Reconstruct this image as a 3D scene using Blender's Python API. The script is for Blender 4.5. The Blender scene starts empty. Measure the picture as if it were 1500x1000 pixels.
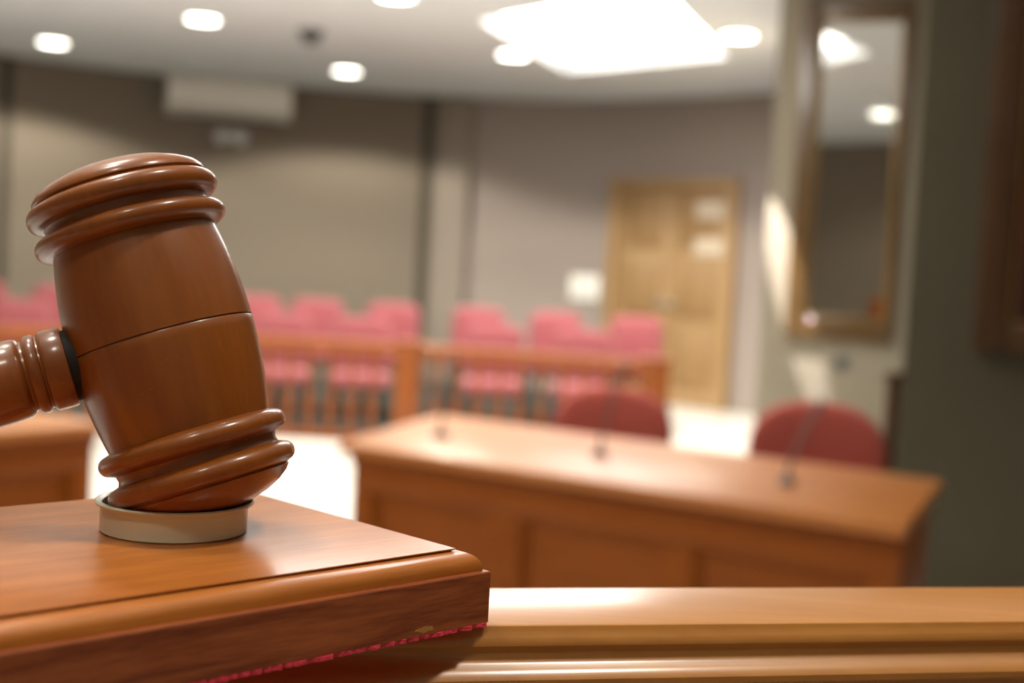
import bpy, bmesh, math, random
from mathutils import Vector, Matrix, Quaternion
random.seed(7)
R = math.radians

# ------------------------------------------------------------------ camera
F_PX, CX, CY = 1950.0, 750.0, 500.0
PITCH, ROLL = R(3.10), R(3.12)
EYE = Vector((0, 0, 1.35))
_c, _s = math.cos(PITCH), math.sin(PITCH)
_x0, _y0, AZ = Vector((1, 0, 0)), Vector((0, -_s, -_c)), Vector((0, _c, -_s))
AX = math.cos(ROLL) * _x0 - math.sin(ROLL) * _y0      # image right
AY = math.sin(ROLL) * _x0 + math.cos(ROLL) * _y0      # image down
scene = bpy.context.scene
COL = scene.collection
cam_d = bpy.data.cameras.new('camera')
cam_d.sensor_width = 36.0
cam_d.lens = 36.0 * F_PX / 1500.0
cam_d.clip_start = 0.01
cam_d.dof.use_dof = True
cam_d.dof.focus_distance = 0.372
cam_d.dof.aperture_fstop = 8.3
cam_d.dof.aperture_blades = 0
cam = bpy.data.objects.new('camera', cam_d)
COL.objects.link(cam)
mw = Matrix.Identity(4)
for i in range(3):
    mw[i][0], mw[i][1], mw[i][2], mw[i][3] = AX[i], -AY[i], -AZ[i], EYE[i]
cam.matrix_world = mw
scene.camera = cam

# ------------------------------------------------------------------ world, exposure
world = bpy.data.worlds.new('world')
scene.world = world
world.use_nodes = True
world.node_tree.nodes['Background'].inputs[0].default_value = (0.5, 0.5, 0.5, 1)
world.node_tree.nodes['Background'].inputs[1].default_value = 0.05
vs = scene.view_settings
vs.view_transform = 'Standard'
vs.look = 'None'
vs.gamma = 1.0
vs.use_curve_mapping = False
vs.exposure = 0.0

PANEL_STRENGTH = 10.5
DISC_STRENGTH = 14.0
DOWNLIGHT_WATTS = 255.0
WARM = (1.0, 0.94, 0.80)
NEUTRAL = (1.0, 0.965, 0.91)
CEIL = 3.27

# ------------------------------------------------------------------ helpers
def ray(px, py):
    return AX * ((px - CX) / F_PX) + AY * ((py - CY) / F_PX) + AZ
def at_z(px, py, z):
    d = ray(px, py)
    return EYE + d * ((z - EYE.z) / d.z)
def at_depth(px, py, dep):
    return EYE + ray(px, py) * dep
def at_plane(px, py, p, n):
    d = ray(px, py)
    return EYE + d * ((Vector(p) - EYE).dot(n) / d.dot(n))
def lin(r, g, b):
    return tuple(((c / 255 + 0.055) / 1.055) ** 2.4 if c > 10 else c / 255 / 12.92 for c in (r, g, b))

MATS = {}
def base_mat(name):
    m = bpy.data.materials.new(name)
    m.use_nodes = True
    return m, m.node_tree, m.node_tree.nodes['Principled BSDF']
def plain(name, col, rough=0.5, metal=0.0, noise=0.06, scale=20.0, coat=0.0, spec=0.5, bump=0.0, sheen=0.0):
    m, nt, b = base_mat(name)
    N, L = nt.nodes, nt.links
    tc = N.new('ShaderNodeTexCoord')
    nz = N.new('ShaderNodeTexNoise'); nz.inputs['Scale'].default_value = scale; nz.inputs['Detail'].default_value = 5
    L.new(tc.outputs['Object'], nz.inputs['Vector'])
    rp = N.new('ShaderNodeValToRGB')
    rp.color_ramp.elements[0].position = 0.3; rp.color_ramp.elements[1].position = 0.7
    rp.color_ramp.elements[0].color = (*[c * (1 - noise) for c in col], 1)
    rp.color_ramp.elements[1].color = (*[min(1, c * (1 + noise)) for c in col], 1)
    L.new(nz.outputs['Fac'], rp.inputs['Fac']); L.new(rp.outputs['Color'], b.inputs['Base Color'])
    b.inputs['Roughness'].default_value = rough; b.inputs['Metallic'].default_value = metal
    b.inputs['Coat Weight'].default_value = coat; b.inputs['Coat Roughness'].default_value = 0.12
    b.inputs['Specular IOR Level'].default_value = spec
    if sheen:
        b.inputs['Sheen Weight'].default_value = sheen
    if bump:
        bp = N.new('ShaderNodeBump'); bp.inputs['Strength'].default_value = bump; bp.inputs['Distance'].default_value = 0.002
        L.new(nz.outputs['Fac'], bp.inputs['Height']); L.new(bp.outputs['Normal'], b.inputs['Normal'])
    MATS[name] = m
    return m
def wood(name, dark, light, axis=0, scale=1.0, rough=0.35, coat=0.5, coat_rough=0.12, contrast=1.0, spec=0.5, speck=0.0, bump=0.03):
    m, nt, b = base_mat(name)
    N, L = nt.nodes, nt.links
    tc = N.new('ShaderNodeTexCoord')
    mp = N.new('ShaderNodeMapping')
    sc = [14.0 * scale] * 3; sc[axis] = 1.3 * scale
    mp.inputs['Scale'].default_value = sc
    L.new(tc.outputs['Object'], mp.inputs['Vector'])
    n1 = N.new('ShaderNodeTexNoise'); n1.inputs['Scale'].default_value = 1.5; n1.inputs['Detail'].default_value = 6; n1.inputs['Distortion'].default_value = 0.8
    L.new(mp.outputs['Vector'], n1.inputs['Vector'])
    n2 = N.new('ShaderNodeTexNoise'); n2.inputs['Scale'].default_value = 9.0; n2.inputs['Detail'].default_value = 3
    L.new(mp.outputs['Vector'], n2.inputs['Vector'])
    mx = N.new('ShaderNodeMix'); mx.data_type = 'FLOAT'; mx.inputs['Factor'].default_value = 0.35
    L.new(n1.outputs['Fac'], mx.inputs['A']); L.new(n2.outputs['Fac'], mx.inputs['B'])
    rp = N.new('ShaderNodeValToRGB')
    w = 0.2 / contrast
    rp.color_ramp.elements[0].position = max(0.0, 0.5 - w); rp.color_ramp.elements[1].position = min(1.0, 0.5 + w)
    rp.color_ramp.elements[0].color = (*dark, 1); rp.color_ramp.elements[1].color = (*light, 1)
    L.new(mx.outputs['Result'], rp.inputs['Fac'])
    out = rp.outputs['Color']
    if speck:
        n3 = N.new('ShaderNodeTexNoise'); n3.inputs['Scale'].default_value = 900.0; n3.inputs['Detail'].default_value = 1
        L.new(tc.outputs['Object'], n3.inputs['Vector'])
        r3 = N.new('ShaderNodeValToRGB'); r3.color_ramp.elements[0].position = 0.72; r3.color_ramp.elements[1].position = 0.80
        L.new(n3.outputs['Fac'], r3.inputs['Fac'])
        ml = N.new('ShaderNodeMath'); ml.operation = 'MULTIPLY'; ml.inputs[1].default_value = speck
        L.new(r3.outputs['Color'], ml.inputs[0])
        m3 = N.new('ShaderNodeMix'); m3.data_type = 'RGBA'
        L.new(ml.outputs[0], m3.inputs['Factor']); L.new(out, m3.inputs['A'])
        m3.inputs['B'].default_value = (*[min(1, c * 2.2) for c in light], 1)
        out = m3.outputs['Result']
    L.new(out, b.inputs['Base Color'])
    b.inputs['Roughness'].default_value = rough
    b.inputs['Coat Weight'].default_value = coat; b.inputs['Coat Roughness'].default_value = coat_rough
    b.inputs['Specular IOR Level'].default_value = spec
    if bump:
        bp = N.new('ShaderNodeBump'); bp.inputs['Strength'].default_value = bump; bp.inputs['Distance'].default_value = 0.001
        L.new(n2.outputs['Fac'], bp.inputs['Height']); L.new(bp.outputs['Normal'], b.inputs['Normal'])
    MATS[name] = m
    return m
def emit(name, col, strength):
    m = bpy.data.materials.new(name); m.use_nodes = True
    nt = m.node_tree; nt.nodes.clear()
    e = nt.nodes.new('ShaderNodeEmission'); o = nt.nodes.new('ShaderNodeOutputMaterial')
    e.inputs['Color'].default_value = (*col, 1); e.inputs['Strength'].default_value = strength
    nt.links.new(e.outputs[0], o.inputs['Surface'])
    MATS[name] = m
    return m

def link_mesh(name, me, mat, parent=None, smooth=True, angle=35):
    o = bpy.data.objects.new(name, me)
    COL.objects.link(o)
    me.materials.clear(); me.materials.append(mat)
    if smooth:
        me.shade_smooth()
        me.set_sharp_from_angle(angle=R(angle))
    if parent is not None:
        o.parent = parent
    return o
def from_bm(name, bm, mat, parent=None, smooth=True, angle=35):
    bmesh.ops.recalc_face_normals(bm, faces=bm.faces[:])
    me = bpy.data.meshes.new(name); bm.to_mesh(me); bm.free()
    return link_mesh(name, me, mat, parent, smooth, angle)
def empty(name, loc=(0, 0, 0), rz=0.0):
    o = bpy.data.objects.new(name, None)
    COL.objects.link(o)
    o.empty_display_size = 0.05
    o.location = loc; o.rotation_euler = (0, 0, rz)
    return o
def tag(o, label, cat, group=None):
    o['label'] = label; o['category'] = cat
    if group: o['group'] = group
    return o
def struct(o, label=None):
    o['kind'] = 'structure'
    if label: o['label'] = label
    return o
def add_box(bm, c, size, bevel=0.0, seg=2, rz=0.0, mat=None):
    M = Matrix.Translation(Vector(c)) @ Matrix.Rotation(rz, 4, 'Z')
    if mat is not None: M = M @ mat
    r = bmesh.ops.create_cube(bm, size=1.0, matrix=M @ Matrix.Diagonal((*size, 1)))
    if bevel:
        es = list({e for v in r['verts'] for e in v.link_edges})
        bmesh.ops.bevel(bm, geom=es, offset=bevel, segments=seg, affect='EDGES', profile=0.5)
def box(name, c, size, mat, parent=None, bevel=0.0, seg=2, rz=0.0):
    bm = bmesh.new(); add_box(bm, c, size, bevel, seg, rz)
    return from_bm(name, bm, mat, parent)
def add_lathe(bm, prof, n=48, mat=None, closed=False):
    """prof: (r, z) list, lathed about local Z"""
    rings = []
    for r, z in prof:
        if r < 1e-7:
            v = bm.verts.new((0, 0, z)); rings.append([v])
        else:
            rings.append([bm.verts.new((r * math.cos(2 * math.pi * i / n), r * math.sin(2 * math.pi * i / n), z)) for i in range(n)])
    pairs = list(zip(rings, rings[1:]))
    if closed: pairs.append((rings[-1], rings[0]))
    for a, b in pairs:
        for i in range(n):
            j = (i + 1) % n
            if len(a) == 1 and len(b) == 1: continue
            if len(a) == 1: bm.faces.new((a[0], b[j], b[i]))
            elif len(b) == 1: bm.faces.new((a[i], a[j], b[0]))
            else: bm.faces.new((a[i], a[j], b[j], b[i]))
    if mat is not None:
        bmesh.ops.transform(bm, matrix=mat, verts=[v for rg in rings for v in rg])
def lathe(name, prof, mat, parent=None, n=48, xf=None, angle=35, closed=False):
    bm = bmesh.new(); add_lathe(bm, prof, n, xf, closed)
    return from_bm(name, bm, mat, parent, angle=angle)
def add_tube(bm, pts, r, n=10, caps=True):
    pts = [Vector(p) for p in pts]
    rr = r if isinstance(r, (list, tuple)) else [r] * len(pts)
    prev = None; rings = []
    for i, p in enumerate(pts):
        t = (pts[min(i + 1, len(pts) - 1)] - pts[max(i - 1, 0)]).normalized()
        u = prev - t * prev.dot(t) if prev is not None else t.orthogonal()
        u.normalize(); prev = u
        w = t.cross(u)
        rings.append([bm.verts.new(p + (u * math.cos(2 * math.pi * k / n) + w * math.sin(2 * math.pi * k / n)) * rr[i]) for k in range(n)])
    for a, b in zip(rings, rings[1:]):
        for k in range(n):
            bm.faces.new((a[k], a[(k + 1) % n], b[(k + 1) % n], b[k]))
    if caps:
        bm.faces.new(rings[0][::-1]); bm.faces.new(rings[-1])
def tube(name, pts, r, mat, parent=None, n=10):
    bm = bmesh.new(); add_tube(bm, pts, r, n)
    return from_bm(name, bm, mat, parent, angle=50)
def prism(name, poly, z0, z1, mat, parent=None, bevel=0.0, seg=2):
    bm = bmesh.new()
    a = [bm.verts.new((p[0], p[1], z0)) for p in poly]
    b = [bm.verts.new((p[0], p[1], z1)) for p in poly]
    n = len(poly)
    bm.faces.new(a[::-1]); bm.faces.new(b)
    for i in range(n):
        bm.faces.new((a[i], a[(i + 1) % n], b[(i + 1) % n], b[i]))
    if bevel:
        bmesh.ops.bevel(bm, geom=bm.edges[:], offset=bevel, segments=seg, affect='EDGES', profile=0.5)
    return from_bm(name, bm, mat, parent)
def sweep_profile(name, prof, origin, direc, length, mat, parent=None, angle=30):
    """prof: closed list of (o, z); o is horizontal, 90 deg clockwise of direc; extruded along direc"""
    d = Vector(direc).normalized(); o = Vector((d.y, -d.x, 0))
    bm = bmesh.new()
    A = [bm.verts.new(Vector(origin) + o * a + Vector((0, 0, z))) for a, z in prof]
    B = [bm.verts.new(v.co + d * length) for v in A]
    n = len(prof)
    for i in range(n):
        bm.faces.new((A[i], A[(i + 1) % n], B[(i + 1) % n], B[i]))
    bm.faces.new(A[::-1]); bm.faces.new(B)
    return from_bm(name, bm, mat, parent, angle=angle)
def copy_tree(o, parent=None):
    c = o.copy(); COL.objects.link(c); c.parent = parent
    for ch in list(o.children):
        copy_tree(ch, c)
    return c
def catmull(pts, sub):
    P = [Vector((p[0], p[1], 0)) for p in pts]
    out = []
    for i in range(len(P) - 1):
        p0, p1, p2, p3 = P[max(i - 1, 0)], P[i], P[i + 1], P[min(i + 2, len(P) - 1)]
        for k in range(sub):
            t = k / sub
            out.append(0.5 * ((2 * p1) + (p2 - p0) * t + (2 * p0 - 5 * p1 + 4 * p2 - p3) * t * t + (3 * p1 - p0 - 3 * p2 + p3) * t ** 3))
    out.append(P[-1])
    return [(v.x, v.y) for v in out]
def wall_strip(name, path, thick, mat, z0=0.0, z1=CEIL, angle=30):
    """wall along path; its back lies to the left of the walking direction"""
    P = [Vector((p[0], p[1], 0)) for p in path]
    off = []
    for i in range(len(P)):
        t = (P[min(i + 1, len(P) - 1)] - P[max(i - 1, 0)]).normalized()
        off.append(P[i] + Vector((-t.y, t.x, 0)) * thick)
    bm = bmesh.new()
    f0 = [bm.verts.new((p.x, p.y, z0)) for p in P]; f1 = [bm.verts.new((p.x, p.y, z1)) for p in P]
    b0 = [bm.verts.new((p.x, p.y, z0)) for p in off]; b1 = [bm.verts.new((p.x, p.y, z1)) for p in off]
    for i in range(len(P) - 1):
        bm.faces.new((f0[i], f0[i + 1], f1[i + 1], f1[i])); bm.faces.new((b0[i + 1], b0[i], b1[i], b1[i + 1]))
        bm.faces.new((f1[i], f1[i + 1], b1[i + 1], b1[i])); bm.faces.new((f0[i + 1], f0[i], b0[i], b0[i + 1]))
    bm.faces.new((f0[0], f1[0], b1[0], b0[0])); bm.faces.new((f0[-1], b0[-1], b1[-1], f1[-1]))
    return struct(from_bm(name, bm, mat, None, True, angle))
def cushion(bm, outline, thick, rim=0.6, puff=0.35, mat=None, bend=0.0):
    """upholstered slab: outline (x, z) around its centre, thickness along y, softly rounded rim; bend curves it about z"""
    cx = sum(p[0] for p in outline) / len(outline); cz = sum(p[1] for p in outline) / len(outline)
    h = thick / 2
    lay = [(0.0, -h * (1 + puff)), (0.5, -h * (1 + puff * 0.75)), (0.82, -h * (1 + puff * 0.2)), (0.94, -h * 0.85), (0.985, -h * 0.5), (1.0, 0.0), (0.985, h * 0.5), (0.94, h * 0.85), (0.8, h), (0.0, h)]
    rings = []; allv = []
    for s, y in lay:
        if s == 0:
            r = [bm.verts.new((cx, y, cz))]
        else:
            r = [bm.verts.new((cx + (p[0] - cx) * s, y, cz + (p[1] - cz) * s)) for p in outline]
        rings.append(r); allv += r
    n = len(outline)
    for a, b in zip(rings, rings[1:]):
        for i in range(n):
            j = (i + 1) % n
            if len(a) == 1: bm.faces.new((a[0], b[i], b[j]))
            elif len(b) == 1: bm.faces.new((a[j], a[i], b[0]))
            else: bm.faces.new((a[i], b[i], b[j], a[j]))
    if bend:
        for v in allv: v.co.y -= bend * v.co.x * v.co.x
    if mat is not None:
        bmesh.ops.transform(bm, matrix=mat, verts=allv)
def superrect(w, z0, z1, p_top=4.0, p_bot=6.0, n=44):
    out = []
    zc = (z0 + z1) / 2; hz = (z1 - z0) / 2
    for i in range(n):
        a = 2 * math.pi * i / n
        c, s = math.cos(a), math.sin(a)
        p = p_top if s > 0 else p_bot
        out.append((math.copysign(abs(c) ** (2 / p), c) * w / 2, zc + math.copysign(abs(s) ** (2 / p), s) * hz))
    return out

# ------------------------------------------------------------------ materials
M_WALL = plain('wall_fabric_brown', lin(121, 110, 97), 0.9, noise=0.05, scale=60, bump=0.15)
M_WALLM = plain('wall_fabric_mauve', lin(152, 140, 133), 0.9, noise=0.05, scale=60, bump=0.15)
M_PIL = plain('pilaster_fabric', lin(142, 131, 120), 0.9, noise=0.05, scale=60, bump=0.15)
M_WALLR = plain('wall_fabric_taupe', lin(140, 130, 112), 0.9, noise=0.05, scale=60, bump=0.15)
M_WALLN = plain('wall_fabric_olive_shaded', lin(68, 62, 44), 0.92, noise=0.06, scale=60, bump=0.15)  # near wall: scarce light put into a darker colour
M_TRIM = plain('wall_joint_brown', lin(70, 64, 52), 0.8)
M_CEIL = plain('ceiling_paint', lin(222, 228, 234), 0.9, noise=0.01, scale=5)
M_FLOOR = plain('floor_white_tile', lin(236, 234, 228), 0.28, noise=0.02, scale=2)
M_RISER = plain('riser_carpet_teal', lin(38, 52, 50), 0.95, noise=0.15, scale=80)
M_GAVEL = wood('gavel_wood', lin(126, 64, 12), lin(150, 82, 22), axis=2, scale=6, rough=0.42, spec=0.35, coat=0.65, coat_rough=0.18, contrast=0.8, speck=0.25, bump=0.0)
M_BLOCK = wood('block_wood', lin(160, 88, 28), lin(194, 118, 50), axis=0, scale=5, rough=0.45, spec=0.3, coat=0.45, coat_rough=0.2, contrast=1.0, bump=0.02)
M_BLOCKSIDE = wood('block_edge_wood', lin(116, 52, 22), lin(166, 88, 44), axis=0, scale=9, rough=0.5, spec=0.3, coat=0.2, coat_rough=0.2, contrast=1.5, bump=0.03)
M_BENCH = wood('bench_wood', lin(164, 104, 42), lin(188, 126, 58), axis=0, scale=3, rough=0.38, coat=0.6, coat_rough=0.18, contrast=0.8, bump=0.01)
M_DESK = wood('desk_wood', lin(122, 60, 10), lin(146, 78, 18), axis=0, scale=1.2, rough=0.55, coat=0.05, coat_rough=0.3, spec=0.2)
M_DESKTOP = wood('desk_top_wood', lin(158, 92, 34), lin(190, 118, 50), axis=0, scale=1.2, rough=0.45, spec=0.3, coat=0.5, coat_rough=0.32)
M_BAR = wood('bar_wood', lin(124, 62, 18), lin(156, 86, 34), axis=2, scale=1.2, rough=0.5, coat=0.15, spec=0.3)
M_DOOR = wood('door_oak', lin(150, 116, 76), lin(178, 146, 104), axis=2, scale=1.0, rough=0.5, coat=0.2)
M_DOORP = wood('door_panel_oak', lin(134, 102, 64), lin(166, 132, 90), axis=2, scale=1.3, rough=0.5, coat=0.2)
M_FRAME = wood('frame_walnut_gilt', lin(66, 46, 20), lin(104, 78, 42), axis=2, scale=2, rough=0.35, coat=0.6)
M_FRAMED = wood('frame_mahogany', lin(52, 34, 16), lin(78, 52, 28), axis=2, scale=2, rough=0.55, coat=0.1, spec=0.2)
M_GILT = plain('gilt_slip', lin(150, 118, 66), 0.38, metal=0.6, noise=0.15, scale=40)
M_PINK = plain('seat_fabric_pink', lin(146, 76, 82), 0.9, noise=0.06, scale=70, sheen=0.1)
M_RED = plain('seat_fabric_red', lin(154, 68, 56), 0.9, noise=0.08, scale=70, sheen=0.05)
M_BLACK = plain('black_metal', lin(30, 36, 36), 0.45, noise=0.05)
M_GREY = plain('grey_metal', lin(92, 90, 88), 0.4, metal=0.3)
M_STEEL = plain('brushed_steel', lin(190, 188, 180), 0.3, metal=0.9)
M_IVORY = plain('ivory_plastic', lin(222, 216, 192), 0.35, noise=0.03, scale=30, coat=0.2)
M_WHITE = plain('white_plastic', lin(224, 222, 216), 0.4, noise=0.02)
M_PALEG = plain('grey_plastic', lin(200, 200, 198), 0.4, noise=0.02)
M_NOTE = plain('paper_cream', lin(206, 190, 170), 0.8, noise=0.05)
M_PAPER = plain('paper_white', lin(244, 242, 236), 0.8, noise=0.02)
M_GAPSHADE = plain('gap_shade', lin(24, 16, 10), 0.7)  # near-black that paints the shade at the gavel's collar
M_FELT = plain('felt_red', lin(222, 58, 78), 0.95, noise=0.25, scale=900, bump=0.5)
M_DISC = emit('downlight_glow', (1.0, 0.97, 0.84), DISC_STRENGTH)
M_PANEL = emit('ceiling_panel_glow', NEUTRAL, PANEL_STRENGTH)

m, nt, b = base_mat('mirror_glass')
b.inputs['Base Color'].default_value = (0.66, 0.65, 0.62, 1); b.inputs['Metallic'].default_value = 1.0
_n = nt.nodes.new('ShaderNodeTexNoise'); _n.inputs['Scale'].default_value = 8
_r = nt.nodes.new('ShaderNodeMapRange'); _r.inputs['To Min'].default_value = 0.02; _r.inputs['To Max'].default_value = 0.04
nt.links.new(_n.outputs['Fac'], _r.inputs['Value']); nt.links.new(_r.outputs['Result'], b.inputs['Roughness'])
M_MIRROR = m
m, nt, b = base_mat('painting_dark_red')
_tc = nt.nodes.new('ShaderNodeTexCoord'); _n = nt.nodes.new('ShaderNodeTexNoise'); _n.inputs['Scale'].default_value = 3.0; _n.inputs['Detail'].default_value = 4
_r = nt.nodes.new('ShaderNodeValToRGB')
_r.color_ramp.elements[0].position = 0.35; _r.color_ramp.elements[0].color = (*lin(34, 20, 14), 1)
_r.color_ramp.elements[1].position = 0.65; _r.color_ramp.elements[1].color = (*lin(96, 30, 22), 1)
nt.links.new(_tc.outputs['Object'], _n.inputs['Vector']); nt.links.new(_n.outputs['Fac'], _r.inputs['Fac']); nt.links.new(_r.outputs['Color'], b.inputs['Base Color'])
b.inputs['Roughness'].default_value = 0.4
M_PAINT = m

# ------------------------------------------------------------------ room shell
struct(box('floor', (-1.5, 7.2, -0.05), (11.6, 17.6, 0.10), M_FLOOR))
BACK = catmull([(-7.0, 11.6), (-6.45, 12.85), (-5.44, 13.86), (-3.98, 14.77), (-2.55, 15.19), (-1.01, 15.36), (-0.58, 15.32), (0.90, 14.92), (2.42, 13.61), (2.62, 13.30)], 8)
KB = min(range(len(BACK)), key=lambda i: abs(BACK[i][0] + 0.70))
wall_strip('wall_back', BACK[:KB + 1], 0.15, M_WALL)
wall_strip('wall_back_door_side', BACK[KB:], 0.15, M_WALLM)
wall_strip('wall_left', [(-7.0, -1.2), (-7.0, 11.6)], 0.15, M_WALL)
wall_strip('wall_front', [(4.0, -1.2), (-7.0, -1.2)], 0.15, M_WALL)
WA_ANG = R(20)
WA_E = Vector((math.cos(WA_ANG), -math.sin(WA_ANG), 0)); WA_N = Vector((-math.sin(WA_ANG), -math.cos(WA_ANG), 0))
WA0 = at_depth(1126, 300, 8.05); WA0.z = 0
WA1 = WA0 + WA_E * 0.98
WB0 = at_depth(1339, 300, 5.9); WB0.z = 0
WB1 = WB0 + WA_E * 2.3
wall_strip('wall_right_return', [(2.62, 13.30), (WA0.x + 0.004, WA0.y + 0.01)], 0.12, M_WALLR)
wall_strip('wall_right_far', [WA0[:2], WA1[:2]], 0.12, M_WALLR)
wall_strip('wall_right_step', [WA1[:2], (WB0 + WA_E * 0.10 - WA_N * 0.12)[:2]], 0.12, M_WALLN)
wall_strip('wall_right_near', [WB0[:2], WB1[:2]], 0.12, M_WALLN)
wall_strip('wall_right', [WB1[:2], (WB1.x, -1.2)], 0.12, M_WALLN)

def back_y(x):
    for a, b2 in zip(BACK, BACK[1:]):
        if a[0] <= x <= b2[0]:
            t = (x - a[0]) / (b2[0] - a[0] + 1e-9)
            return a[1] + (b2[1] - a[1]) * t, math.atan2(b2[1] - a[1], b2[0] - a[0])
def back_at(px, py=300):
    """point and heading of the curved wall in the direction of a photo column"""
    best = None
    for i in range(400):
        x = -6.4 + 8.9 * i / 399
        y, h = back_y(x)
        d = ray(px, py); e = abs(x - EYE.x - d.x / d.y * y)
        if best is None or e < best[0]: best = (e, x, y, h)
    return Vector((best[1], best[2], 0)), best[3]

# pilaster and dark vertical joints on the curved wall
p, h = back_at(664)
struct(box('trim_1', (p.x + 0.05 * math.sin(h), p.y - 0.05 * math.cos(h), CEIL / 2), (0.40, 0.14, CEIL - 0.002), M_PIL, bevel=0.01, rz=h), 'pale pilaster on the curved back wall')
p, h = back_at(622)
struct(box('trim_2', (p.x + 0.012 * math.sin(h), p.y - 0.012 * math.cos(h), CEIL / 2), (0.11, 0.03, CEIL - 0.002), M_TRIM, rz=h), 'dark joint strip beside the pilaster')
p, h = back_at(6)
struct(box('trim_3', (p.x + 0.012 * math.sin(h), p.y - 0.012 * math.cos(h), CEIL / 2), (0.10, 0.03, CEIL - 0.002), M_TRIM, rz=h), 'dark joint strip on the curved wall')

# ------------------------------------------------------------------ ceiling lights
HOLES = []
WELL = 0.13
def light_panel(poly, label, drop=0.012):
    HOLES.append(poly)
    c = Vector((sum(p[0] for p in poly) / 4, sum(p[1] for p in poly) / 4, CEIL))
    t = tag(empty('ceiling_light_panel', c), label, 'light')
    loc = [(p[0] - c.x, p[1] - c.y) for p in poly]
    prism('diffuser', [(x * 1.01, y * 1.01) for x, y in loc], WELL - 0.012, WELL - 0.002, M_PANEL, t)
    bm = bmesh.new()
    s = 1.02
    a0 = [bm.verts.new((x, y, WELL)) for x, y in loc]; a1 = [bm.verts.new((x, y, -drop)) for x, y in loc]
    b0 = [bm.verts.new((x * s, y * s, WELL)) for x, y in loc]; b1 = [bm.verts.new((x * s, y * s, -drop)) for x, y in loc]
    for i in range(4):
        j = (i + 1) % 4
        bm.faces.new((a0[i], a0[j], a1[j], a1[i])); bm.faces.new((b0[j], b0[i], b1[i], b1[j]))
        bm.faces.new((a1[i], a1[j], b1[j], b1[i])); bm.faces.new((a0[j], a0[i], b0[i], b0[j]))
    from_bm('reveal_frame', bm, M_WHITE, t)
    return t
light_panel([at_z(*q, CEIL)[:2] for q in ((704, 28), (830, 104), (1067, 81), (968, -20))], 'large glowing ceiling light panel above the gallery side of the room')

def mirror_pt(px, py):
    v = at_z(px, py, CEIL)
    return v - 2 * WA_N * (v - WA0).dot(WA_N)
q1, q2, q3 = mirror_pt(1150, 22), mirror_pt(1274, 76), mirror_pt(1150, 104)
q1 = q2 + (q1 - q2) * 1.5; q3 = q2 + (q3 - q2) * 1.5
q4 = q1 + (q3 - q2)
light_panel([v[:2] for v in (q1, q2, q3, q4)], 'glowing ceiling light panel over the counsel desks, reflected in the tall mirror')

# ceiling slab with the two openings of the light wells
bm = bmesh.new()
for loop in [[(-7.3, -1.6), (4.3, -1.6), (4.3, 16.0), (-7.3, 16.0)]] + [[p for p in h_] for h_ in HOLES]:
    vv = [bm.verts.new((p[0], p[1], CEIL)) for p in loop]
    for i in range(len(vv)): bm.edges.new((vv[i], vv[(i + 1) % len(vv)]))
bmesh.ops.triangle_fill(bm, use_beauty=True, use_dissolve=False, edges=bm.edges[:])
ext = bmesh.ops.extrude_face_region(bm, geom=bm.faces[:])
bmesh.ops.translate(bm, vec=(0, 0, 0.1), verts=[v_ for v_ in ext['geom'] if isinstance(v_, bmesh.types.BMVert)])
struct(from_bm('ceiling', bm, M_CEIL, smooth=False))

def downlight(x, y, label, watts=DOWNLIGHT_WATTS, group='round ceiling downlights'):
    t = tag(empty('downlight', (x, y, CEIL)), label, 'light', group)
    lathe('trim_ring', [(0.122, 0), (0.150, 0), (0.152, -0.006), (0.143, -0.012), (0.125, -0.008)], M_WHITE, t, n=32, closed=True)
    lathe('lens', [(0, -0.007), (0.124, -0.007), (0.124, -0.003), (0, -0.003)], M_DISC, t, n=32)
    ld = bpy.data.lights.new('downlight_beam', 'SPOT')
    ld.energy = watts; ld.color = WARM; ld.spot_size = R(144); ld.spot_blend = 0.22; ld.shadow_soft_size = 0.11
    lo = bpy.data.objects.new('downlight_beam', ld); COL.objects.link(lo)
    lo.location = (0, 0, -0.06); lo.parent = t
    return t
DL = [((78, 62), 'glowing round downlight by the dark joint strip, beyond the air conditioner'),
      ((297, 28), 'glowing round downlight between the dome camera and the judge\'s bench'),
      ((508, 104), 'glowing round downlight between the air conditioner and the pilaster'),
      ((752, 80), 'glowing round downlight at the pilaster side of the big light panel'),
      ((1082, 52), 'glowing round downlight at the mirror side of the big light panel'),
      ((580, -7), 'round downlight in line with the pilaster, furthest from the back wall')]
for (px, py), lab in DL:
    v = at_z(px, py, CEIL)
    downlight(v.x, v.y, lab)
v = mirror_pt(1293, 167)
downlight(v.x, v.y, 'round downlight reflected in the tall mirror', 60)
for x, y in ((-4.6, 8.2), (-4.6, 4.0), (-1.6, 6.6)):
    downlight(x, y, ['round downlight over the well near the gallery seats', 'round downlight over the counsel desk without microphones', 'round downlight over the open floor before the bar'][int(y == 4.0) + 2 * int(y == 6.6)])
downlight(-0.80, 0.55, 'round downlight over the judge\'s seat, gavel handle side', 62)
downlight(0.62, 0.30, 'round downlight over the judge\'s seat, dark wall side', 80)

downlight(-0.35, -0.75, 'round downlight just behind the judge\'s seat', 32)  # added lamp behind the camera, front fill for gavel and block

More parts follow.
